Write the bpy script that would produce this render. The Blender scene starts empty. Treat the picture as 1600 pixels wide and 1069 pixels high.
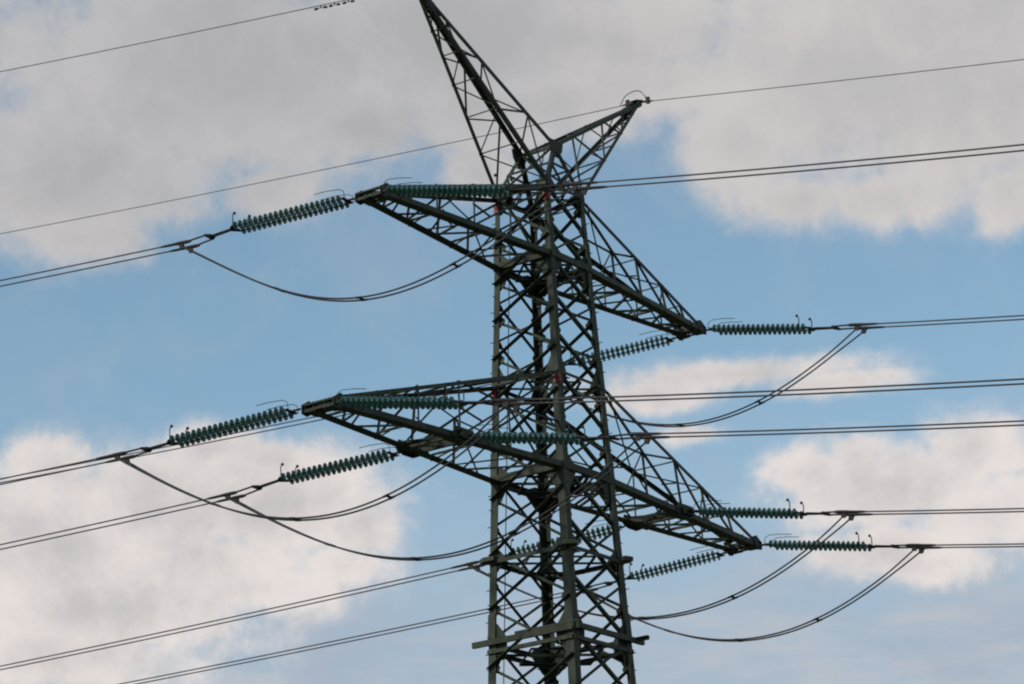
import bpy, math, random
import numpy as np
from mathutils import Vector, Matrix, Euler
random.seed(7)
rad = math.radians
sc = bpy.context.scene

# ------------------------------------------------------------------ scale
S = 0.67                       # model units -> metres
ZG = -44.8                     # ground level in model units (ring where the horns start is z = 0)
def W(p):                      # model point -> world metres
    return Vector((p[0]*S, p[1]*S, (p[2]-ZG)*S))

# ------------------------------------------------------------------ camera
cam = bpy.data.cameras.new('camera'); co = bpy.data.objects.new('camera', cam)
sc.collection.objects.link(co); sc.camera = co
co.location = W((-89.232, -62.176, -42.245))
co.rotation_euler = Euler((1.89289631, 0.0408109793, -0.936275722), 'XYZ')
cam.sensor_width = 36; cam.lens = 103.04
cam.clip_start = 0.5; cam.clip_end = 5000

# ------------------------------------------------------------------ render / exposure
sc.render.engine = 'CYCLES'
sc.view_settings.view_transform = 'Standard'; sc.view_settings.look = 'None'
sc.view_settings.exposure = 0.0; sc.view_settings.gamma = 1.0
try: sc.cycles.filter_width = 2.1
except Exception: pass

# ------------------------------------------------------------------ sun and sky
SUN_AZ, SUN_EL = 158.0, 34.0   # degrees, direction towards the sun (x axis = 0)
sd = Vector((math.cos(rad(SUN_AZ))*math.cos(rad(SUN_EL)), math.sin(rad(SUN_AZ))*math.cos(rad(SUN_EL)), math.sin(rad(SUN_EL))))
sun = bpy.data.lights.new('sun', 'SUN'); so = bpy.data.objects.new('sun', sun)
sc.collection.objects.link(so); sun.energy = 2.5; sun.angle = rad(4); sun.color = (1, .95, .87)
so.rotation_euler = sd.to_track_quat('Z', 'Y').to_euler(); so.location = (0, 0, 80)

wd = bpy.data.worlds.new('World'); sc.world = wd; wd.use_nodes = True
nt = wd.node_tree; nt.nodes.clear(); L = nt.links
def N(t, **k):
    n = nt.nodes.new(t)
    for a, b in k.items(): setattr(n, a, b)
    return n
def M(op, a, b=None, c=None, clamp=False):
    n = N('ShaderNodeMath', operation=op); n.use_clamp = clamp
    for i, v in enumerate((a, b, c)):
        if v is None: continue
        if isinstance(v, (int, float)): n.inputs[i].default_value = v
        else: L.new(v, n.inputs[i])
    return n.outputs[0]
def mixc(f, a, b):
    n = N('ShaderNodeMix', data_type='RGBA')
    for i, v in ((0, f), (6, a), (7, b)):
        if isinstance(v, (int, float)): n.inputs[i].default_value = v
        elif isinstance(v, tuple): n.inputs[i].default_value = (*v, 1)
        else: L.new(v, n.inputs[i])
    return n.outputs[2]
def sstep(x, a, b):
    n = N('ShaderNodeMapRange', interpolation_type='SMOOTHSTEP')
    L.new(x, n.inputs[0]); n.inputs[1].default_value = a; n.inputs[2].default_value = b
    return n.outputs[0]
out = N('ShaderNodeOutputWorld'); tc = N('ShaderNodeTexCoord'); sep = N('ShaderNodeSeparateXYZ')
L.new(tc.outputs['Generated'], sep.inputs[0])
az = M('MULTIPLY', M('ARCTAN2', sep.outputs[1], sep.outputs[0]), 57.29578)
el = M('MULTIPLY', M('ARCSINE', sep.outputs[2]), 57.29578)
def noise(scale, detail, rough, off=(0, 0, 0), dist=0.0):
    mp = N('ShaderNodeMapping'); mp.inputs['Location'].default_value = off
    L.new(tc.outputs['Generated'], mp.inputs['Vector'])
    n = N('ShaderNodeTexNoise'); n.inputs['Scale'].default_value = scale; n.inputs['Detail'].default_value = detail
    n.inputs['Roughness'].default_value = rough; n.inputs['Distortion'].default_value = dist
    L.new(mp.outputs[0], n.inputs['Vector']); return n.outputs['Fac']
sky = N('ShaderNodeTexSky', sky_type='NISHITA'); sky.sun_disc = False
sky.sun_elevation = rad(SUN_EL); sky.sun_rotation = rad(90-SUN_AZ)
sky.air_density = 1.0; sky.dust_density = 0.6; sky.ozone_density = 1.2; sky.altitude = 100
skys = N('ShaderNodeVectorMath', operation='SCALE'); L.new(sky.outputs[0], skys.inputs[0]); skys.inputs[3].default_value = 0.148
# the clouds as they stood that day: azimuth, elevation, half width, half height (degrees)
CL = [(41.7,23.74,5.54,2.38),(44.77,21.98,3.43,1.75),(36.66,24.4,5.54,1.62),(38.62,22.71,1.72,.75),(36.16,21.77,.79,.62),
(33.93,24.29,3.96,1.25),(40.53,21.5,1.06,.62),(44.3,20.63,1.6,.6),
(28.59,23.18,3.43,2.25),(25.97,22.57,3.17,2.0),(30.7,21.98,1.32,1.12),(27.74,20.75,1.58,.62),(29.45,20.89,1.58,.56),
(25.13,20.63,.79,.69),(26.47,24.22,5.28,1.5),(31.02,17.57,2.64,.35),(32.62,17.23,1.45,.38),(29.22,17.26,1.58,.28),
(32.01,16.44,.79,.25),(27.98,15.17,2.64,.94),(26.27,15.78,1.32,.78),(29.75,15.55,1.06,.62),(28.69,15.85,.79,.44),
(26.14,14.53,2.11,.88),(28.09,13.94,2.24,.62),(27.36,13.64,1.58,.44),(45.1,16.17,1.19,.75),(45.21,14.57,3.04,1.62),
(42.81,15.3,3.17,1.38),(40.5,15.39,2.64,1.38),(38.83,14.86,1.19,.75),(41.77,16.53,1.19,.48),(40.48,16.26,1.19,.5),
(43.69,13.46,3.7,1.12),(41.5,14.3,2.6,.9),(39.2,14.2,1.3,.6),(44.82,12.49,3.3,.88),(40.91,13.79,2.38,.75),(35.0,23.0,3.2,.9),(32.4,23.3,1.6,.8),
(52,24,7,4),(60,17,8,3),(15,20,7,3.5),(4,14,8,3),(70,30,10,5),(20,32,8,4),(38,38,12,5),(52,12,5,2),(18,10,6,2)]
acc = None
for a0, e0, ra, re in CL:
    dx = M('DIVIDE', M('SUBTRACT', az, a0), ra); dy = M('DIVIDE', M('SUBTRACT', el, e0), re)
    d = M('SQRT', M('ADD', M('MULTIPLY', dx, dx), M('MULTIPLY', dy, dy)))
    v = M('MULTIPLY', M('SUBTRACT', 1.0, d), min(1.0, .5+.3*re))
    acc = v if acc is None else M('MAXIMUM', acc, v)
wide = M('MULTIPLY', M('SUBTRACT', noise(2.2, 5, .55, (3, 1, 0)), .53), 2.2)   # clouds over the rest of the sky
far_off = sstep(M('ABSOLUTE', M('SUBTRACT', az, 35.5)), 24.0, 45.0)
acc = M('MAXIMUM', acc, M('SUBTRACT', wide, M('MULTIPLY', M('SUBTRACT', 1.0, far_off), 3.0)))
n1 = M('SUBTRACT', noise(22, 10, .62, (1.3, .2, 0), .5), .5)
n2 = M('SUBTRACT', noise(70, 8, .62, (.3, .7, 2), .3), .5)
wisp = N('ShaderNodeMapping'); wisp.inputs['Scale'].default_value = (1, 1, 2.2); L.new(tc.outputs['Generated'], wisp.inputs['Vector'])
n0 = N('ShaderNodeTexNoise'); n0.inputs['Scale'].default_value = 9; n0.inputs['Detail'].default_value = 4; n0.inputs['Distortion'].default_value = 1.0
L.new(wisp.outputs[0], n0.inputs['Vector']); n0 = M('SUBTRACT', n0.outputs['Fac'], .5)
turb = M('ADD', M('MULTIPLY', n1, 1.2), M('MULTIPLY', n2, .62))
n3 = M('SUBTRACT', noise(190, 6, .65, (.1, .2, .5), .2), .5)
edge = M('ADD', acc, M('ADD', M('ADD', turb, M('MULTIPLY', n3, .22)), M('MULTIPLY', n0, .5)))
soft = sstep(edge, -.34, .40)
hard = sstep(edge, -.12, .28)
hgt = sstep(el, 14.5, 22.5)
mask = M('MINIMUM', M('ADD', M('MULTIPLY', soft, M('ADD', .5, M('MULTIPLY', hgt, .3))), M('MULTIPLY', hard, M('SUBTRACT', .5, M('MULTIPLY', hgt, .3)))), 1.0)
# relief: how the billows catch the light from above left
n1b = M('SUBTRACT', noise(22, 10, .62, (1.3-.006, .2+.010, .014), .5), .5)
n2b = M('SUBTRACT', noise(70, 8, .62, (.3-.002, .7+.004, 2.006), .3), .5)
relief = M('ADD', M('MULTIPLY', M('SUBTRACT', n1, n1b), 1.6), M('MULTIPLY', M('SUBTRACT', n2, n2b), .7))
shade = noise(12, 6, .55, (5, 2, 1), .3)
thick = sstep(M('ADD', M('ADD', M('MULTIPLY', edge, .8), M('MULTIPLY', M('SUBTRACT', shade, .5), 1.3)), M('MULTIPLY', relief, -1.0)), -.1, .95)
low = mixc(thick, (.80, .74, .71), (.56, .535, .54))
high = mixc(thick, (.53, .52, .53), (.43, .43, .44))
right = sstep(M('SUBTRACT', 36.5, az), 0.0, 7.0)
high = mixc(M('MULTIPLY', right, .7), high, mixc(thick, (.65, .61, .60), (.54, .53, .535)))
ccol = mixc(hgt, low, high)
# thin veil
veil = M('MULTIPLY', M('SUBTRACT', 1.0, sstep(el, 11.5, 18.0)), .8)
veil = M('ADD', veil, M('MULTIPLY', sstep(noise(18, 6, .6, (9, 4, 2), .5), .42, .72), .3))
tint = N('ShaderNodeVectorMath', operation='MULTIPLY'); L.new(skys.outputs[0], tint.inputs[0]); tint.inputs[1].default_value = (.98, 1.05, .93)
blue = mixc(veil, tint.outputs[0], (.385, .46, .56))
stk = N('ShaderNodeMapping'); stk.inputs['Scale'].default_value = (1, 1, 4.5); stk.inputs['Location'].default_value = (.4, .8, .1); L.new(tc.outputs['Generated'], stk.inputs['Vector'])
ns = N('ShaderNodeTexNoise'); ns.inputs['Scale'].default_value = 16; ns.inputs['Detail'].default_value = 8; ns.inputs['Roughness'].default_value = .6; L.new(stk.outputs[0], ns.inputs['Vector'])
lowm = M('SUBTRACT', 1.0, sstep(el, 11.8, 15.2))
blue = mixc(M('MULTIPLY', M('MULTIPLY', sstep(ns.outputs['Fac'], .40, .70), lowm), .75), blue, (.52, .54, .58))
col = mixc(mask, blue, ccol)
bg = N('ShaderNodeBackground'); L.new(col, bg.inputs[0]); bg.inputs[1].default_value = 1.0
L.new(bg.outputs[0], out.inputs[0])

# ------------------------------------------------------------------ materials
def mat(name, base, rough=.6, metal=0.0, var=.25, scale=3.0, bump=0.0, second=None, spec=None, steel=False):
    m = bpy.data.materials.new(name); m.use_nodes = True; t = m.node_tree
    b = t.nodes['Principled BSDF']; b.inputs['Roughness'].default_value = rough; b.inputs['Metallic'].default_value = metal
    if spec is not None: b.inputs['Specular IOR Level'].default_value = spec
    g = t.nodes.new('ShaderNodeNewGeometry'); n = t.nodes.new('ShaderNodeTexNoise')
    n.inputs['Scale'].default_value = scale; n.inputs['Detail'].default_value = 6; n.inputs['Roughness'].default_value = .65
    t.links.new(g.outputs['Position'], n.inputs['Vector'])
    r = t.nodes.new('ShaderNodeValToRGB'); t.links.new(n.outputs['Fac'], r.inputs[0])
    s2 = second or tuple(c*(1+var) for c in base)
    r.color_ramp.elements[0].position = .35; r.color_ramp.elements[0].color = (*[c*(1-var) for c in base], 1)
    r.color_ramp.elements[1].position = .68; r.color_ramp.elements[1].color = (*s2, 1)
    t.links.new(r.outputs[0], b.inputs['Base Color'])
    if steel:      # bars differ a little, rust and run-off streaks
        oi = t.nodes.new('ShaderNodeObjectInfo'); mr = t.nodes.new('ShaderNodeMapRange'); t.links.new(oi.outputs['Random'], mr.inputs[0])
        mr.inputs[3].default_value = .72; mr.inputs[4].default_value = 1.25
        mp = t.nodes.new('ShaderNodeMapping'); mp.inputs['Scale'].default_value = (9, 9, 1.2); t.links.new(g.outputs['Position'], mp.inputs[0])
        n2 = t.nodes.new('ShaderNodeTexNoise'); n2.inputs['Scale'].default_value = 1.0; n2.inputs['Detail'].default_value = 4; t.links.new(mp.outputs[0], n2.inputs['Vector'])
        m2 = t.nodes.new('ShaderNodeMapRange'); t.links.new(n2.outputs['Fac'], m2.inputs[0]); m2.inputs[1].default_value = .3; m2.inputs[2].default_value = .7; m2.inputs[3].default_value = .65; m2.inputs[4].default_value = 1.4
        mu = t.nodes.new('ShaderNodeMath'); mu.operation = 'MULTIPLY'; t.links.new(mr.outputs[0], mu.inputs[0]); t.links.new(m2.outputs[0], mu.inputs[1])
        vm = t.nodes.new('ShaderNodeVectorMath'); vm.operation = 'SCALE'; t.links.new(r.outputs[0], vm.inputs[0]); t.links.new(mu.outputs[0], vm.inputs[3])
        n3 = t.nodes.new('ShaderNodeTexNoise'); n3.inputs['Scale'].default_value = 3.3; n3.inputs['Detail'].default_value = 8; t.links.new(g.outputs['Position'], n3.inputs['Vector'])
        m3 = t.nodes.new('ShaderNodeMapRange'); t.links.new(n3.outputs['Fac'], m3.inputs[0]); m3.inputs[1].default_value = .6; m3.inputs[2].default_value = .72; m3.inputs[4].default_value = .6
        mx = t.nodes.new('ShaderNodeMix'); mx.data_type = 'RGBA'; t.links.new(m3.outputs[0], mx.inputs[0]); t.links.new(vm.outputs[0], mx.inputs[6]); mx.inputs[7].default_value = (.055, .030, .017, 1)
        t.links.new(mx.outputs[2], b.inputs['Base Color'])
    if bump:
        bp = t.nodes.new('ShaderNodeBump'); bp.inputs['Strength'].default_value = bump
        t.links.new(n.outputs['Fac'], bp.inputs['Height']); t.links.new(bp.outputs[0], b.inputs['Normal'])
    return m
STEEL = mat('olive_painted_steel', (.031, .040, .026), .6, 0, .3, 2.3, spec=.2, steel=True)
DARK = mat('dark_iron_fittings', (.018, .015, .0145), .7, 0, .3, 8, spec=.3)
ALU = mat('weathered_aluminium', (.05, .045, .047), .7, 0, .15, 5, spec=.3)
JALU = mat('bare_aluminium_wire', (.034, .031, .034), .7, 0, .15, 5, spec=.25)
GREEN = mat('dark_green_glazed_porcelain', (.034, .122, .104), .2, 0, .35, 1.5)
CAP = mat('zinc_cap', (.16, .19, .17), .5, .4, .2, 6)
RED = mat('red_marker_paint', (.20, .026, .018), .6, 0, .3, 6)
CONC = mat('concrete', (.32, .31, .29), .9, 0, .15, 2, .2)
GRASS = mat('meadow_ground', (.04, .055, .018), .95, 0, .35, .35, .3, second=(.08, .08, .035))

# ------------------------------------------------------------------ helpers
col0 = sc.collection
def empty(name, p, label, cat, group=None):
    o = bpy.data.objects.new(name, None); col0.objects.link(o); o.location = W(p); o.empty_display_size = .3
    o['label'] = label; o['category'] = cat
    if group: o['group'] = group
    o['org'] = list(p); return o
def origin(par):
    while par is not None:
        if 'org' in par: return Vector(par['org'])
        par = par.parent
    return Vector((0, 0, ZG))
class MB:
    def __init__(s): s.v = []; s.f = []
    def prism(s, p, q, a, b, u0, u1, v0, v1):
        p, q = Vector(p), Vector(q); n = len(s.v)
        for c in (p, q):
            for u, v in ((u0, v0), (u1, v0), (u1, v1), (u0, v1)): s.v.append(c+a*u+b*v)
        s.f += [(n, n+3, n+2, n+1), (n+4, n+5, n+6, n+7)] + [(n+i, n+(i+1) % 4, n+4+(i+1) % 4, n+4+i) for i in range(4)]
    def frame(s, p, q, a):
        d = (Vector(q)-Vector(p)).normalized(); a = Vector(a); a = a-d*a.dot(d)
        if a.length < 1e-4: a = d.orthogonal()
        return d, a.normalized()
    def ang(s, p, q, w, a, b, th=None, w2=None):
        """steel angle: flange along a, flange along b, heel on the line p-q"""
        th = th or max(.018, w*.13); w2 = w2 or w
        d, a = s.frame(p, q, a); b = Vector(b); b = b-d*b.dot(d)-a*b.dot(a)
        if b.length < 1e-4: b = d.cross(a)
        b.normalize()
        s.prism(p, q, a, b, 0, w, 0, th); s.prism(p, q, a, b, 0, th, th, w2)
    def chan(s, p, q, h, dep, up, side, th=.035):
        """channel beam: web of height h, flanges of depth dep"""
        d, a = s.frame(p, q, up); b = Vector(side); b = (b-d*b.dot(d)-a*b.dot(a)).normalized()
        s.prism(p, q, a, b, -h/2, h/2, 0, th); s.prism(p, q, a, b, -h/2, -h/2+th, th, dep); s.prism(p, q, a, b, h/2-th, h/2, th, dep)
    def bar(s, p, q, w, h=None, up=(0, 0, 1)):
        h = h or w; d, a = s.frame(p, q, up); b = d.cross(a); s.prism(p, q, a, b, -h/2, h/2, -w/2, w/2)
    def plate(s, pts, nrm, th):
        nrm = Vector(nrm).normalized()*th/2; n = len(s.v); k = len(pts)
        for sg in (-1, 1):
            for p in pts: s.v.append(Vector(p)+nrm*sg)
        s.f += [tuple(range(n+k-1, n-1, -1)), tuple(range(n+k, n+2*k))] + [(n+i, n+(i+1) % k, n+k+(i+1) % k, n+k+i) for i in range(k)]
    def tube(s, pts, r, seg=8, cap=True):
        pts = [Vector(p) for p in pts]; n0 = len(s.v); ref = None
        rr = r if isinstance(r, (list, tuple)) else [r]*len(pts)
        for i, p in enumerate(pts):
            d = (pts[min(i+1, len(pts)-1)]-pts[max(i-1, 0)]).normalized()
            if ref is None: ref = d.orthogonal().normalized()
            ref = (ref-d*ref.dot(d)).normalized(); b = d.cross(ref)
            for j in range(seg):
                t = 2*math.pi*j/seg; s.v.append(p+(ref*math.cos(t)+b*math.sin(t))*rr[i])
        for i in range(len(pts)-1):
            for j in range(seg):
                a = n0+i*seg+j; c = n0+i*seg+(j+1) % seg; s.f.append((a, c, c+seg, a+seg))
        if cap: s.f += [tuple(range(n0+seg-1, n0-1, -1)), tuple(range(len(s.v)-seg, len(s.v)))]
    def ball(s, c, r):
        c = Vector(c); s.tube([c+Vector((0, 0, r*math.sin(t))) for t in (-1.5, -1, -.5, 0, .5, 1, 1.5)], [r*max(.05, math.cos(t)) for t in (-1.5, -1, -.5, 0, .5, 1, 1.5)], 10)
    def build(s, name, m, parent=None, smooth=False, label=None):
        og = origin(parent); me = bpy.data.meshes.new(name)
        me.from_pydata([(v-og)*S for v in s.v], [], s.f); me.update(); me.materials.append(m)
        if smooth: me.polygons.foreach_set('use_smooth', [True]*len(me.polygons))
        o = bpy.data.objects.new(name, me); col0.objects.link(o)
        if parent is not None: o.parent = parent
        else: o.location = W(og)
        if label: o['label'] = label
        return o
def lerp(a, b, t): return Vector(a)*(1-t)+Vector(b)*t
def holder(name, parent, label=None):
    o = bpy.data.objects.new(name, None); col0.objects.link(o); o.parent = parent; o.empty_display_size = .2
    if label: o['label'] = label
    return o

# ------------------------------------------------------------------ ground
g = MB(); n = 60; R0 = 1800/S
for i in range(n+1):
    for j in range(n+1):
        x = ((i/n*2-1)); y = ((j/n*2-1)); x = x*abs(x)*R0; y = y*abs(y)*R0
        r = math.hypot(x, y); z = ZG + (0 if r < 130 else min(1, (r-130)/900)*(math.sin(x*.004)*6+math.cos(y*.005+1)*6))
        g.v.append(Vector((x, y, z)))
for i in range(n):
    for j in range(n):
        a = i*(n+1)+j; g.f.append((a, a+n+1, a+n+2, a+1))
go = g.build('ground', GRASS, None, True); go['kind'] = 'structure'

# ------------------------------------------------------------------ tower
H1, K, AR = 1.2553, .03835, .9926
Z1, Z2, Z3, Z4, Z5, Z6 = 0.0, -3.014, -7.906, -11.70, -14.86, -18.054
def h(z): return H1 - K*z if z > -30 else H1+K*30 + (-30-z)*.055
LEGS = {'L': (-1, 1), 'N': (-1, -1), 'R': (1, -1), 'B': (1, 1)}
def leg(k, z, ins=0.0):
    sx, sy = LEGS[k]; return Vector((sx*(h(z)*AR-ins), sy*(h(z)-ins), z))
tower = empty('transmission_tower', (0, 0, ZG), 'tall olive green lattice steel strain tower with two crossarm levels and forked peak', 'pylon')
ZX = [-.55, -2.2, -3.74, -5.28, -6.85, -8.6, -10.55, -12.5, -14.7, -16.8, -19.05, -21.4, -24, -26.8, -29.8, -33, -36.4, -40, -43.8]
ZY = [0, -1.5, -3.0, -4.6, -6.15, -7.8, -9.7, -11.6, -13.6, -15.8, -18.0, -20.3, -22.8, -25.5, -28.4, -31.5, -34.8, -38.3, -42.2]
legs = {}
for k, (sx, sy) in LEGS.items():
    m = MB()
    zs = [.12, Z2, Z3, Z4, Z6, -30, ZG+.25]
    for i in range(len(zs)-1):
        w = (.21, .27, .31, .33, .35, .36)[i]
        m.ang(leg(k, zs[i]), leg(k, zs[i+1]), w, (-sx, 0, 0), (0, -sy, 0), .04)
        if i > 0:                                   # splice cover plates
            zc = zs[i]+.55
            c0, c1 = leg(k, zc+.55), leg(k, zc-.55)
            m.prism(c0, c1, Vector((-sx, 0, 0)), Vector((0, sy, 0)), -.02, w*.9, .004, .034)
            m.prism(c0, c1, Vector((0, -sy, 0)), Vector((sx, 0, 0)), -.02, w*.9, .004, .034)
    legs[k] = lo = m.build('leg', STEEL, tower)
    # gusset plates of this leg
    def gus(z, wd, hu, hd, face, off=.06):
        m = MB()
        c = leg(k, z, off); ax = Vector((-sx, 0, 0)) if face == 'y' else Vector((0, -sy, 0))
        nr = Vector((0, 1, 0)) if face == 'y' else Vector((1, 0, 0))
        m.plate([c+Vector((0, 0, hu)), c+ax*wd*.45+Vector((0, 0, hu)), c+ax*wd+Vector((0, 0, hu*.2)), c+ax*wd+Vector((0, 0, -hd*.2)), c+ax*wd*.4+Vector((0, 0, -hd)), c+Vector((0, 0, -hd))], nr, .025)
        m.build('gusset_plate', STEEL, lo)
    for z, wd, hu, hd in ((Z1+.0, .55, .35, .45), (Z2, .75, .45, .8), (Z3, .55, .75, .4), (Z4, .8, .5, .9), (Z5, .6, .45, .45), (Z6, .75, .7, .95)):
        if k == 'B' and z in (Z2, Z4, Z6): wd *= 1.5; hd *= .75; hu *= .6
        gus(z, wd, hu, hd, 'x'); gus(z, wd, hu, hd, 'y', .065)
    for z in ZX: gus(z, .42, .26, .26, 'x', .075)
    for z in ZY:
        if all(abs(z-q) > .4 for q in (Z1, Z2, Z3, Z4, Z5, Z6)): gus(z, .38, .22, .22, 'y', .08)
    for z in (Z5,):
        m = MB(); c = leg(k, z+.02); m.plate([c+Vector((-sx*.25, sy*.32, 0)), c+Vector((sx*.1, sy*.42, 0)), c+Vector((sx*.32, sy*.1, 0)), c+Vector((sx*.25, -sy*.35, 0)), c+Vector((-sx*.3, -sy*.3, 0))], (0, 0, 1), .16); m.build('joint_plate', STEEL, lo)
    # step bolts
    if k in 'LR':
        z = -.5; i = 0
        while z > -30:
            c = leg(k, z, .05); dr = Vector((0, sy, 0)) if i % 2 else Vector((sx, 0, 0))
            m = MB(); m.tube([c, c+dr*.22], .018, 6); m.build('step_bolt', STEEL, lo); z -= .62; i += 1
    m = MB(); b = leg(k, ZG)
    m.tube([b+Vector((0, 0, -.6)), b+Vector((0, 0, .25)), b+Vector((0, 0, .4))], [.75, .75, .6], 16)
    m.build('footing', CONC, lo)
    # red phase marker plates under the crossarm tops
    for z, on in ((Z1-.55, 'LN'), (Z3-.28, 'LN')):
        if k in on:
            m = MB(); c0, c1 = leg(k, z+.15), leg(k, z-.2)
            m.prism(c0, c1, Vector((-sx, 0, 0)), Vector((0, sy, 0)), -.03, .12, .04, .06)
            m.prism(c0, c1, Vector((0, -sy, 0)), Vector((sx, 0, 0)), -.03, .2, .04, .06)
            m.build('marker_plate', RED, lo, label='red marker plate on the leg')

def face_br(name, ka, kb, zs, nrm, w1, w2):
    m = MB(); out = Vector((-1, 0, 0)) if nrm[0] else Vector((0, -1, 0)); nrm = Vector(nrm); up = Vector((0, 0, 1))
    for i in range(len(zs)-1):
        za, zb = zs[i], zs[i+1]
        # heavy diagonal: low on ka, high on kb ; light one the other way
        p, q = leg(ka, zb, .02)+nrm*.05, leg(kb, za, .02)+nrm*.05
        m.ang(p, q, w1*.6, up, out, .02, w1)
        p, q = leg(ka, za, .02)+nrm*.10, leg(kb, zb, .02)+nrm*.10
        m.ang(p, q, w2*.85, up, nrm, .018, w2)
        # secondary strut from the crossing to the legs
        if zb > -20 and i % 1 == 0:
            zm = (za+zb)/2; c = lerp(leg(ka, zb), leg(kb, za), .5)
    m.build(name, STEEL, tower)
face_br('face_bracing', 'L', 'N', ZX, (1, 0, 0), .23, .13)
face_br('face_bracing', 'B', 'R', ZX, (-1, 0, 0), .23, .13)
face_br('face_bracing', 'L', 'B', ZY, (0, -1, 0), .12, .14)
face_br('face_bracing', 'N', 'R', ZY, (0, 1, 0), .12, .14)

def ring(z, hb, dep, plan=True, kind='chan', diagw=.11):
    c = ['L', 'N', 'R', 'B']
    nr = {'LN': (-1, 0, 0), 'NR': (0, -1, 0), 'RB': (1, 0, 0), 'BL': (0, 1, 0)}
    for i in range(4):
        a, b = c[i], c[(i+1) % 4]; m = MB(); n_ = Vector(nr[a+b])
        off = .05 if i % 2 else .09
        p, q = leg(a, z)+n_*off, leg(b, z)+n_*off
        if kind == 'chan': m.chan(p, q, hb, dep, (0, 0, 1), -n_)
        else: m.ang(p, q, hb, (0, 0, -1), -n_)
        m.build('ring_beam', STEEL, tower)
    if plan:
        m = MB()
        m.ang(leg('L', z-.05, .1), leg('R', z-.05, .1), diagw, (1, 1, 0), (0, 0, -1)); m.ang(leg('N', z+.1, .1), leg('B', z+.1, .1), diagw, (-1, 1, 0), (0, 0, -1))
        mid = [lerp(leg(c[i], z-.12), leg(c[(i+1) % 4], z-.12), .5) for i in range(4)]
        for i in range(4): m.ang(mid[i], mid[(i+1) % 4]-Vector((0, 0, .004*i)), diagw*.9, (0, 0, -1), Vector((0, 0, 0))-mid[i]*Vector((1, 1, 0)) if False else (mid[i]+mid[(i+1) % 4])*-1)
        for k, (sx, sy) in LEGS.items():     # flat corner plates
            cc = leg(k, z-.16, .02); t = .8
            m.plate([cc, cc+Vector((-sx*t, 0, 0)), cc+Vector((-sx*t*.6, -sy*t*.6, 0)), cc+Vector((0, -sy*t, 0))], (0, 0, 1), .03)
        m.build('plan_bracing', STEEL, tower)
ring(Z1+.02, .13, .1, True, 'ang', .09)
ring(Z2, .26, .14)
ring(Z3+.02, .12, .1, True, 'ang', .09)
ring(Z4, .28, .15)
ring(Z5, .16, .12, True, 'ang', .09)
ring(Z6-.36, .15, .14)
# working platform beams at Z6 that run past the corners
hh = h(Z6)
for (p, q, sd_, pb) in (((-hh-.14, hh+.68, Z6-.0), (-hh-.14, -hh-.38, Z6-.0), (1, 0, 0), .22), ((-hh-.25, -hh-.2, Z6+.06), (hh+.58, -hh-.2, Z6+.06), (0, 1, 0), .2),
                    ((-hh+.5, hh+.14, Z6+.0), (hh+.3, hh+.14, Z6+.0), (0, -1, 0), .16), ((hh+.16, hh+.25, Z6+.1), (hh+.16, -hh-.7, Z6+.1), (-1, 0, 0), .16),
                    ((-hh-.1, hh-1.3, Z6+.18), (-hh-.1, -hh-.36, Z6+.18), (1, 0, 0), .1)):
    m = MB(); m.chan(p, q, pb, .14, (0, 0, 1), sd_); m.build('platform_beam', STEEL, tower)
# fall arrest cable beside the left leg
m = MB(); m.tube([leg('L', -1, .42), leg('L', -20, .42), leg('L', -43, .42)], .02, 6); m.build('safety_cable', ALU, tower)

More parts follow.
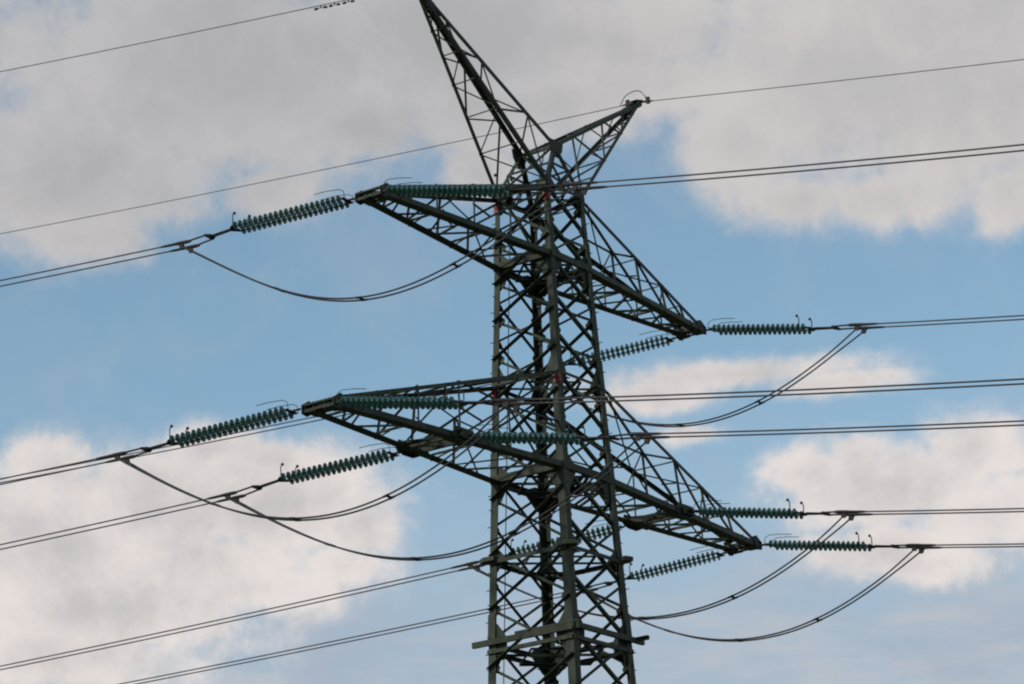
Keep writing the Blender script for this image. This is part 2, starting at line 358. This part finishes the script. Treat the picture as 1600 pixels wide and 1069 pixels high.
# ---------------------------------------------------------------- crossarms
def crossarm(s, zb, zt, A, t, zend, nodes, wb, wt, label, xin=None, xbeam=0):
    c = holder('crossarm', tower, label)
    kn, kf = ('N', 'L') if s < 0 else ('R', 'B')
    X = Vector((s, 0, 0)); up = Vector((0, 0, 1))
    Bt = {-1: leg(kn, zb), 1: leg(kf, zb)}; Be = {y: Vector((s*A, y*t, zend)) for y in (-1, 1)}
    Tt = {-1: leg(kn, zt), 1: leg(kf, zt)}; Te = {y: Vector((s*(A-.25), y*t*.85, zend+.28)) for y in (-1, 1)}
    b = lambda y, u: lerp(Bt[y], Be[y], u); tp = lambda y, u: lerp(Tt[y], Te[y], u)
    for y in (-1, 1):
        m = MB(); lo_ = Vector((0, 0, wb*.4)); m.ang(b(y, -.02)-lo_, b(y, 1.0)-lo_, wb*.8, up, (0, -y, 0), .03, wb*1.5); m.build('bottom_chord', STEEL, c)
        m = MB(); m.ang(tp(y, 0), tp(y, 1), wt, (0, -y, 0), -up, .022); m.build('top_chord', STEEL, c)
    # side faces
    for y in (-1, 1):
        m = MB(); inn = Vector((0, -y, 0)); bw = .075
        k0 = nodes[0]
        top0 = tp(y, 0.0)-Vector((0, 0, .25))
        m.ang(top0+inn*.04, b(y, k0)+inn*.04, .085, inn, up, .016)              # main diagonal
        m.ang(tp(y, k0)+inn*.07, b(y, k0)+inn*.07, bw, X, inn, .016)            # post
        dm = lerp(top0, b(y, k0), .5); dq = lerp(top0, b(y, k0), .28); dr = lerp(top0, b(y, k0), .76)
        m.ang(dm+inn*.1, b(y, k0*.5)+inn*.1, bw, X, inn, .016)
        m.ang(dm+inn*.12, lerp(tp(y, 0), b(y, 0), .55)+inn*.12, bw*.9, up, inn, .016)
        m.ang(dm+inn*.14, lerp(tp(y, 0), tp(y, k0), .99)+inn*.14, bw*.9, up, inn, .016)
        m.ang(dm+inn*.15, b(y, k0*.22)+inn*.15, bw*.9, up, inn, .016)
        m.ang(dr+inn*.16, lerp(tp(y, k0), b(y, k0), .45)+inn*.16, bw*.8, up, inn, .016)
        for i in range(len(nodes)-1):
            u0, u1 = nodes[i], nodes[i+1]
            m.ang(tp(y, u1)+inn*.07, b(y, u1)+inn*.07, bw, X, inn, .016)
            m.ang(tp(y, u0)+inn*.1, b(y, u1)+inn*.1, bw, up, inn, .016)
        m.build('side_bracing', STEEL, c)
    # bottom plane zigzag
    m = MB(); us = [0, .17, .34, .5, .64, .77, .88, 1.0]
    for i in range(len(us)):
        o = Vector((0, 0, .06+.004*(i % 3)))
        if i % 2 == 0 or us[i] > .8: m.ang(b(-1, us[i])+o, b(1, us[i])+o, .10, X, up, .018)
        if i < len(us)-1:
            y = 1 if i % 2 else -1
            m.ang(b(y, us[i])-o*.7, b(-y, us[i+1])-o*.7, .085, X, up, .016)
            if i < 5: m.ang(b(-y, us[i])-o*1.9, b(y, lerp((us[i],0,0),(us[i+1],0,0),.55)[0])-o*1.9, .06, X, up, .014)
    m.build('bottom_bracing', STEEL, c)
    m = MB(); us = [0.02]+nodes
    for i in range(len(us)):
        m.ang(tp(-1, us[i])-up*.03, tp(1, us[i])-up*.03, .06, X, -up, .014)
        if i < len(us)-1: m.ang(tp(1 if i % 2 else -1, us[i])-up*.05, tp(-1 if i % 2 else 1, us[i+1])-up*.05, .06, X, -up, .014)
    m.build('top_bracing', STEEL, c)
    # end box
    m = MB(); e = .12
    for dz in (.12, -.13):
        m.ang(Vector((s*(A+.02), -t-e, zend+dz)), Vector((s*(A+.02), t+e, zend+dz)), .085, (0, 0, 1 if dz < 0 else -1), (-s, 0, 0), .02, .15)
    for yy in (-1, -.35, .35, 1): m.bar(Vector((s*A, yy*(t+.04), zend-.12)), Vector((s*A, yy*(t+.04), zend+.12)), .05, .05, (0, 1, 0))
    m.chan(Vector((s*(A-.62), -t-.02, zend)), Vector((s*(A-.62), t+.02, zend)), .22, .13, up, (s, 0, 0), .03)
    for y in (-1, 1):
        m.plate([Vector((s*(A+.1), y*(t+.05), zend-.2)), Vector((s*(A+.1), y*(t+.05), zend+.12)), Vector((s*(A-.3), y*(t+.05), zend+.36)), Vector((s*(A-.6), y*(t+.06), zend+.26)), Vector((s*(A-.45), y*(t+.06), zend-.1)), Vector((s*(A-.2), y*(t+.05), zend-.25))], (0, 1, 0), .03)
        m.plate([Vector((s*(A+.06), y*t, zend-.15)), Vector((s*(A-.75), y*(t+.03), zend-.14)), Vector((s*(A-.6), y*t*.3, zend-.14)), Vector((s*(A+.02), y*t*.25, zend-.15))], (0, 0, 1), .022)
    m.bar(Vector((s*(A-.05), -t*.9, zend-.08)), Vector((s*(A-.6), t*.9, zend-.08)), .08)
    m.bar(Vector((s*(A-.05), t*.9, zend+.05)), Vector((s*(A-.6), -t*.9, zend+.05)), .08)
    m.build('end_beam', STEEL, c)
    if xin:
        m = MB(); u = (xin-abs(Bt[1].x))/(A-abs(Bt[1].x)); hw = xbeam
        for dx in (-.32, .32):
            m.chan(Vector((s*(xin+dx), -hw, zb-.02)), Vector((s*(xin+dx), hw, zb-.02)), .24, .13, up, (-1 if dx > 0 else 1, 0, 0), .03)
        for y in (-1, 1):
            cc = Vector((s*xin, y*(abs(b(y, u).y)+.08), zb))
            m.plate([cc+Vector((-.7, 0, -.15)), cc+Vector((-.55, 0, .25)), cc+Vector((.55, 0, .25)), cc+Vector((.7, 0, -.15)), cc+Vector((.3, 0, -.3)), cc+Vector((-.3, 0, -.3))], (0, 1, 0), .03)
            m.plate([Vector((s*xin-.38, y*hw, zb-.17)), Vector((s*xin+.38, y*hw, zb-.17)), Vector((s*xin+.38, y*(hw-.45), zb-.17)), Vector((s*xin-.38, y*(hw-.45), zb-.17))], (0, 0, 1), .025)
            m.plate([cc+Vector((-.95, -y*.1, -.16)), cc+Vector((.95, -y*.1, -.16)), cc+Vector((.5, -y*.6, -.16)), cc+Vector((-.5, -y*.6, -.16))], (0, 0, 1), .022)
        m.build('inner_beam', STEEL, c)
A1, T1, A2, T2, XI, XR = 10.873, .536, 14.0, .662, 7.357, 1.49
crossarm(-1, Z2, Z1-.1, A1, T1, Z2+.04, [.45, .67, .84], .25, .145, 'upper crossarm half reaching left with one pair of strings')
crossarm(1, Z2, Z1-.1, A1, T1, Z2+.04, [.45, .67, .84], .25, .145, 'upper crossarm half reaching right')
crossarm(-1, Z4, Z3, A2, T2, Z4-.08, [.46, .64, .82], .27, .15, 'lower crossarm half reaching left with two pairs of strings', XI, XR)
crossarm(1, Z4, Z3, A2, T2, Z4-.08, [.46, .64, .82], .27, .15, 'lower crossarm half reaching right', XI, XR)

# ---------------------------------------------------------------- forked peak
ZS, YS, XH, ZH = 2.09, .867, 7.647, 6.507
Sn, Sf = Vector((0, -YS, ZS)), Vector((0, YS, ZS))
m = MB(); m.ang(Sn, Sf, .17, (0, 0, -1), (1, 0, 0)); m.build('saddle_beam', STEEL, tower)
for P_, ks in ((Sn, 'NR'), (Sf, 'LB')):
    for k in ks:
        m = MB(); sx, sy = LEGS[k]; m.ang(P_, leg(k, .05), .16, (-sx, 0, 0), (0, -sy, 0), .025); m.build('saddle_strut', STEEL, tower)
m = MB()
for P_, y in ((Sn, -1), (Sf, 1)):
    m = MB(); m.plate([P_+Vector((-.5, y*.03, .12)), P_+Vector((.5, y*.03, .12)), P_+Vector((.42, y*.03, -.25)), P_+Vector((.12, y*.03, -.6)), P_+Vector((-.12, y*.03, -.6)), P_+Vector((-.42, y*.03, -.25))], (0, 1, 0), .03); m.build('saddle_gusset', STEEL, tower)
m = MB()
for a, b in (('N', 'R'), ('L', 'B')):
    P_ = Sn if a == 'N' else Sf
    ma, mb_ = lerp(P_, leg(a, 0), .5), lerp(P_, leg(b, 0), .5); m.ang(ma, mb_, .07, (0, 0, 1), (0, 1, 0)); m.ang(ma, lerp(leg(a, 0), leg(b, 0), .5), .07, (0, 0, 1), (0, 1, 0)); m.ang(mb_, lerp(leg(a, 0), leg(b, 0), .5)+Vector((0, .05, 0)), .07, (0, 0, 1), (0, 1, 0))
for ks, in (('LN',), ('BR',)):
    a, b = ks; f1, f2 = lerp(Sf, leg(a, 0), .5), lerp(Sn, leg(b, 0), .5)
    m.ang(f1, f2, .07, (0, 0, 1), (1, 0, 0)); m.ang(Sf, leg(b, 0), .08, (0, 0, 1), (1, 0, 0)); m.ang(Sn+Vector((.09, 0, 0)), leg(a, 0)+Vector((.09, 0, 0)), .08, (0, 0, 1), (1, 0, 0))
m.build('saddle_bracing', STEEL, tower)
for s in (-1, 1):
    c = holder('earth_wire_horn', tower, 'forked peak arm leaning %s' % ('left' if s < 0 else 'right'))
    kn, kf = ('N', 'L') if s < 0 else ('R', 'B')
    tip = Vector((s*XH, 0, ZH)); e = .10
    ends = {'tn': tip+Vector((0, -e, .05)), 'tf': tip+Vector((0, e, .05)), 'bn': tip+Vector((-s*.1, -e, -.16)), 'bf': tip+Vector((-s*.1, e, -.16))}
    base = {'tn': Sn, 'tf': Sf, 'bn': leg(kn, .05), 'bf': leg(kf, .05)}
    pt = lambda k, u: lerp(base[k], ends[k], u)
    for k in base:
        y = -1 if k[1] == 'n' else 1; z = -1 if k[0] == 't' else 1
        m = MB(); m.ang(pt(k, 0), pt(k, 1), .16 if k[0] == 't' else .15, (0, -y, 0), (0, 0, z), .024); m.build('chord', STEEL, c)
    def zig(k1, k2, us, w, nr, ties=True):
        m = MB(); nr = Vector(nr)
        for i in range(len(us)-1):
            a, b = (k1, k2) if i % 2 == 0 else (k2, k1)
            m.ang(pt(a, us[i])+nr*.03, pt(b, us[i+1])+nr*.03, w, (s, 0, 0), nr, .014)
            if ties: m.ang(pt(k1, us[i+1])+nr*.05, pt(k2, us[i+1])+nr*.05, w*.9, (s, 0, 0), nr, .014)
        m.build('bracing', STEEL, c)
    us = [0, .2, .38, .54, .68, .8, .9]
    zig('bn', 'tn', us, .06, (0, 1, 0), False); zig('bf', 'tf', us, .06, (0, -1, 0), False)
    zig('bn', 'bf', us, .055, (0, 0, 1)); zig('tf', 'tn', us, .05, (0, 0, -1), False)
    m = MB()
    for y in (-1, 1):
        m.plate([tip+Vector((s*.08, y*.13, .12)), tip+Vector((s*.08, y*.13, -.12)), tip+Vector((-s*.2, y*.14, -.3)), tip+Vector((-s*1.0, y*.17, -.75)), tip+Vector((-s*1.0, y*.17, -.5))], (0, 1, 0), .025)
    m.plate([tip+Vector((s*.1, -.2, .13)), tip+Vector((s*.1, .2, .13)), tip+Vector((-s*.45, .2, -.02)), tip+Vector((-s*.45, -.2, -.02))], (0, 0, 1), .03)
    m.build('tip_plate', STEEL, c)

# ------------------------------------------------------------------ line data (model units): attachment, string end, clamp, wire slope
D = {
'upper left': dict(L=((-10.873, .62, -3.0), (-11.419, 6.078, -2.961), (-11.644, 8.332, -3.094), .0425), R=((-10.873, -.62, -3.05), (-10.873, -6.41, -4.569), (-10.873, -9.3, -5.17), -.2009), J=[(-11.43, 3.19, -6.26), (-11.33, .86, -6.97), (-11.23, -1.42, -7.23), (-11.1, -4.51, -6.67)]),
'upper right': dict(L=((10.873, .8, -3.0), (10.359, 5.944, -3.119), (10.14, 8.133, -3.169), .0041), R=((10.873, -.65, -3.0), (10.873, -5.722, -4.138), (10.873, -8.011, -4.564), -.1881), J=[(10.33, 3.86, -6.0), (10.5, .14, -7.07), (10.7, -4.16, -6.48)]),
'lower left outer': dict(L=((-14.0, .85, -11.75), (-14.557, 6.42, -11.941), (-14.78, 8.655, -12.031), .0066), R=((-14.0, -.75, -11.85), (-14.0, -6.203, -13.067), (-14.0, -8.26, -13.469), -.1964), J=[(-14.58, 4.23, -14.7), (-14.45, 1.41, -15.7), (-14.3, -.9, -15.98), (-14.24, -2.95, -15.81), (-14.14, -5.22, -15.13)]),
'lower left inner': dict(L=((-7.357, 1.6, -11.75), (-7.889, 6.922, -11.867), (-8.122, 9.254, -12.08), -.015), R=((-7.357, -1.6, -11.85), (-7.357, -6.531, -12.957), (-7.357, -9.03, -13.364), -.1906), J=[(-7.89, 3.63, -15.26), (-7.79, 1.33, -15.93), (-7.72, -.36, -16.16), (-7.63, -2.59, -16.03), (-7.5, -5.9, -15.05)]),
'lower right inner': dict(L=((7.357, 1.7, -11.8), (6.827, 6.999, -12.067), (6.64, 8.867, -12.225), -.0377), R=((7.357, -1.6, -11.8), (7.357, -6.7, -12.873), (7.357, -8.684, -13.23), -.1817), J=[(6.75, 5.6, -14.25), (6.92, 2.11, -15.53), (7.01, -.27, -15.97), (7.19, -4.7, -15.29)]),
'lower right outer': dict(L=((14.0, .9, -11.8), (13.53, 5.601, -12.158), (13.312, 7.784, -12.325), -.0355), R=((14.0, -.8, -11.8), (14.0, -5.979, -12.833), (14.0, -8.111, -13.229), -.178), J=[(13.43, 5.16, -14.14), (13.53, 2.85, -15.15), (13.65, -.04, -15.8), (13.82, -3.99, -15.28)]),
}
# one shed disc, shared by every string
def disc_mesh(metal=False):
    me = bpy.data.meshes.new('insulator_disc'); v = []; f = []; seg = 18
    prof = [(.0, -.09), (.042, -.088), (.045, -.02), (.09, -.016), (.17, -.006), (.19, .004), (.19, .011), (.17, .014), (.145, .008), (.136, .018), (.116, .018), (.106, .008), (.055, .012), (.04, .09), (.0, .09)]
    for r, z in prof:
        for j in range(seg):
            t = 2*math.pi*j/seg; v.append((r*.89*math.cos(t)*S, r*.89*math.sin(t)*S, z*S))
    for i in range(len(prof)-1):
        for j in range(seg): a = i*seg+j; b = i*seg+(j+1) % seg; f.append((a, b, b+seg, a+seg))
    me.from_pydata(v, [], f); me.update(); me.materials.append(GREEN)
    me.polygons.foreach_set('use_smooth', [True]*len(f)); return me
DISC = disc_mesh()
Z_ = Vector((0, 0, 1))
TW = .27      # half spacing of the twin chains
SUB = .28     # half spacing of the twin wires
WHERE = {'upper left': 'from the upper left crossarm tip', 'upper right': 'from the upper right crossarm tip', 'lower left outer': 'from the lower left crossarm tip',
         'lower left inner': 'from the middle of the lower left crossarm', 'lower right inner': 'from the middle of the lower right crossarm', 'lower right outer': 'from the lower right crossarm tip'}
def string(ph, sidek, att, end, clamp):
    A, E, Cc = Vector(att), Vector(end), Vector(clamp); d = (E-A).normalized(); ln = (E-A).length
    sd_ = d.cross(Z_).normalized(); up = sd_.cross(d).normalized()
    go_ = 'sloping down leftward' if sidek == 'L' else 'level to the right'
    o = empty('insulator_string', att, 'green twin insulator string %s %s' % (go_, WHERE[ph]), 'insulator', 'insulator strings on the crossarms')
    m = MB(); s0 = .34                                    # links + yoke at the tower side
    m.tube([A, A+d*s0], .045, 8); m.plate([A+d*s0-sd_*(TW+.07), A+d*s0+sd_*(TW+.07), A+d*(s0+.14)+sd_*(TW+.05), A+d*(s0+.14)-sd_*(TW+.05)], up, .05)
    m.build('tower_yoke', DARK, o)
    s1 = ln-.12
    m = MB(); m.plate([A+d*s1-sd_*(TW+.09), A+d*s1+sd_*(TW+.09), A+d*(s1+.3)+sd_*.08, A+d*(s1+.3)-sd_*.08], up, .06); m.build('line_yoke', DARK, o)
    r0, r1 = s0+.14, s1; npc = round((r1-r0)/.236); pit = (r1-r0)/npc
    for y in (-1, 1):
        m = MB(); m.tube([A+d*r0+sd_*TW*y, A+d*r1+sd_*TW*y], .035, 8); ch = m.build('insulator_chain', CAP, o)
        q = (-d).to_track_quat('Z', 'Y')
        for i in range(npc):
            dd = bpy.data.objects.new('insulator_disc', DISC); col0.objects.link(dd); dd.parent = ch
            dd.location = (d*(r0+pit*(i+.5))+sd_*TW*y)*S; dd.rotation_mode = 'QUATERNION'; dd.rotation_quaternion = q
    # arcing rods: long bent one at the tower, short ball tipped pair at the line
    for y in (-1, 1):
        b = A+d*.3+sd_*(TW+.04)*y
        m = MB(); m.tube([b, b+Z_*.26+d*.05, b+Z_*.37+d*.25, b+Z_*.42+d*.8, b+Z_*.42+d*1.35], .014, 6); m.build('arcing_rod', DARK, o)
        b = A+d*(s1-.02-.14*(y+1))+sd_*(TW+.02)*y
        m = MB(); m.tube([b, b+Z_*.42, b+Z_*.5-d*.06], .022, 6); m.ball(b+Z_*.5-d*.08, .06); m.build('arcing_rod', DARK, o)
    # turnbuckle links to the clamp
    dl = (Cc-A-d*(s1+.3)); m = MB(); st = A+d*(s1+.3); mid = st+dl*.42
    m.tube([st-sd_*.06, mid-sd_*.05], .038, 6); m.tube([st+sd_*.07+up*.02, mid+sd_*.07], .038, 6)
    m.plate([mid-sd_*.12-d*.08, mid+sd_*.14-d*.08, mid+sd_*SUB+d*.14, mid-sd_*SUB+d*.14], up, .09)
    for y in (-1, 1): m.tube([mid+sd_*(SUB*.85)*y+d*.1, Cc+sd_*SUB*y-d*.3], .035, 6)
    m.build('tension_link', DARK, o)
    return d, sd_
def cr(ps, n=14):
    ps = [Vector(p) for p in ps]; q = [ps[0]*2-ps[1]]+ps+[ps[-1]*2-ps[-2]]; o = []
    for i in range(1, len(q)-2):
        for j in range(n):
            t = j/n; a, b, c, d = q[i-1], q[i], q[i+1], q[i+2]
            o.append(.5*((2*b)+(c-a)*t+(2*a-5*b+4*c-d)*t*t+(3*b-a-3*c+d)*t**3))
    o.append(ps[-1]); return o
def catenary(C0, dirh, s, c, ln, n=90):
    return [C0+dirh*(ln*(i/n)**1.5)+Vector((0, 0, s*(ln*(i/n)**1.5)+c*(ln*(i/n)**1.5)**2)) for i in range(n+1)]
JL = {'upper left': 'aluminium jumper loop sagging under the upper left crossarm tip', 'upper right': 'pale jumper loop hanging right of the mast under the upper right crossarm tip',
      'lower left outer': 'jumper loop hanging below the tip of the lower left crossarm', 'lower left inner': 'lowest jumper loop on the left, sagging up to the left leg',
      'lower right inner': 'jumper loop on the lower right starting from the inner string', 'lower right outer': 'lowest jumper loop on the right, starting from the outermost string'}
for ph, e in D.items():
    cl = {}
    for k in 'LR':
        att, end, clamp, slope = e[k]
        d, sd_ = string(ph, k, att, end, clamp)
        dirh = Vector((-.1, 1, 0)).normalized() if k == 'L' else Vector((0, -1, 0))
        sdh = dirh.cross(Z_).normalized(); Cc = Vector(clamp)
        side = 'left' if k == 'L' else 'right'
        o = empty('conductor_bundle', clamp, 'twin power conductor running off to the %s %s' % (side, WHERE[ph]), 'power line', 'twin conductors')
        pts = catenary(Cc, dirh, slope, .0004 if k == 'L' else .0007, 150)
        dw = (pts[1]-pts[0]).normalized()
        for y in (-1, 1):
            m = MB(); m.tube([p+sdh*SUB*y for p in pts], .029, 8); m.build('wire', ALU, o, True)
            m = MB(); b = Cc+sdh*SUB*y
            m.tube([b-dw*.45, b-dw*.3, b+dw*.1, b+dw*.35, b+dw*.75, b+dw*.95], [.045, .07, .07, .055, .05, .035], 10)
            m.plate([b-dw*.12-Z_*.05, b+dw*.12-Z_*.05, b+dw*.02-Z_*.24, b-dw*.16-Z_*.24], sdh, .06)
            m.build('dead_end_clamp', DARK, o)
        cl[k] = Cc-Z_*.18-dw*.08
    hd = cl['R']-cl['L']; hd.z = 0; hl = hd.length
    tt = [0.0]+[(Vector(p)-cl['L']).dot(hd)/hl/hl for p in e['J']]+[1.0]
    zz = [cl['L'].z]+[p[2] for p in e['J']]+[cl['R'].z]
    cf = np.polyfit(tt, zz, 4, w=[8]+[1]*len(e['J'])+[8])
    ctr = []
    for i in range(81):
        t_ = i/80; p = lerp(cl['L'], cl['R'], t_); p.z = float(np.polyval(cf, t_)); ctr.append(p)
    dj = (cl['R']-cl['L']); dj.z = 0; sj = dj.normalized().cross(Z_)
    o = empty('jumper_loop', tuple(cl['L']), JL[ph], 'jumper cable', 'jumper loops')
    for y in (-1, 1):
        m = MB(); m.tube([p+sj*y*(SUB-.11*min(1, 4*math.sin(math.pi*i/(len(ctr)-1)))) for i, p in enumerate(ctr)], .034, 8); m.build('wire', JALU, o, True)
    for u in (.26, .47, .70):
        i = int(u*(len(ctr)-1)); p = ctr[i]; t = (ctr[i+1]-ctr[i-1]).normalized()
        m = MB(); m.bar(p-sj*.19, p+sj*.19, .07, .06)
        for y in (-1, 1): m.tube([p+sj*y*.17-t*.12, p+sj*y*.17+t*.12], .045, 8)
        m.build('spacer', DARK, o)

# ------------------------------------------------------------------ earth wires
def earth(s, k, slope, dirh, dampers, label):
    tip = Vector((s*XH, 0, ZH+.06)); dirh = Vector(dirh).normalized(); dw = (dirh+Z_*slope).normalized()
    o = empty('earth_wire', tuple(tip+dw*.2), label, 'earth wire', 'earth wires')
    pts = catenary(tip+dw*.45, dirh, slope, .0004, 150)
    m = MB(); m.tube(pts, .018, 8); m.build('wire', ALU, o, True)
    m = MB(); m.tube([tip+dw*.05, tip+dw*.22], .03, 6); m.tube([tip+dw*.22, tip+dw*.55, tip+dw*.75], [.05, .05, .03], 8)
    m.plate([tip+dw*.42-Z_*.1, tip+dw*.42+Z_*.2, tip+dw*.58+Z_*.2, tip+dw*.58-Z_*.1], dirh.cross(Z_), .1); m.build('dead_end_clamp', DARK, o)
    for t in dampers:
        p = tip+dirh*t+Vector((0, 0, slope*t)); l_ = random.uniform(.8, 1.15)
        m = MB(); m.bar(p+Z_*.02, p-Z_*.09, .045, .035, dirh); m.tube([p-Z_*.09-dw*.24*l_, p-Z_*.1+dw*.22*l_], .012, 6)
        for q in (-1, 1): m.tube([p-Z_*.1+dw*q*.14*l_, p-Z_*.11+dw*q*.28*l_], .05, 8)
        m.build('vibration_damper', DARK, o)
earth(-1, 'L', .075, (-.1, 1, 0), [3.1, 3.75, 4.4], 'thin earth wire with clustered dampers leaving the left peak to the left')
earth(-1, 'R', -.18, (0, -1, 0), [], 'thin earth wire leaving the left peak to the right')
earth(1, 'L', .042, (-.1, 1, 0), [], 'thin earth wire passing behind the left horn from the right peak')
earth(1, 'R', -.192, (0, -1, 0), [], 'thin earth wire leaving the right peak to the right')
for s in (-1, 1):
    tip = Vector((s*XH, 0, ZH+.1)); lf = (-.1 * s*0)
    o = empty('earth_wire_jumper', tuple(tip), 'small looped wire standing over the %s peak tip' % ('left' if s < 0 else 'right'), 'jumper cable')
    m = MB(); m.tube(cr([tip+Vector((-.08, .85, .02)), tip+Vector((-.05, .62, .38)), tip+Vector((0, .25, .52)), tip+Vector((0, -.08, .46)), tip+Vector((0, -.3, .22)), tip+Vector((0, -.45, -.06))]), .02, 6); m.build('wire', ALU, o, True)
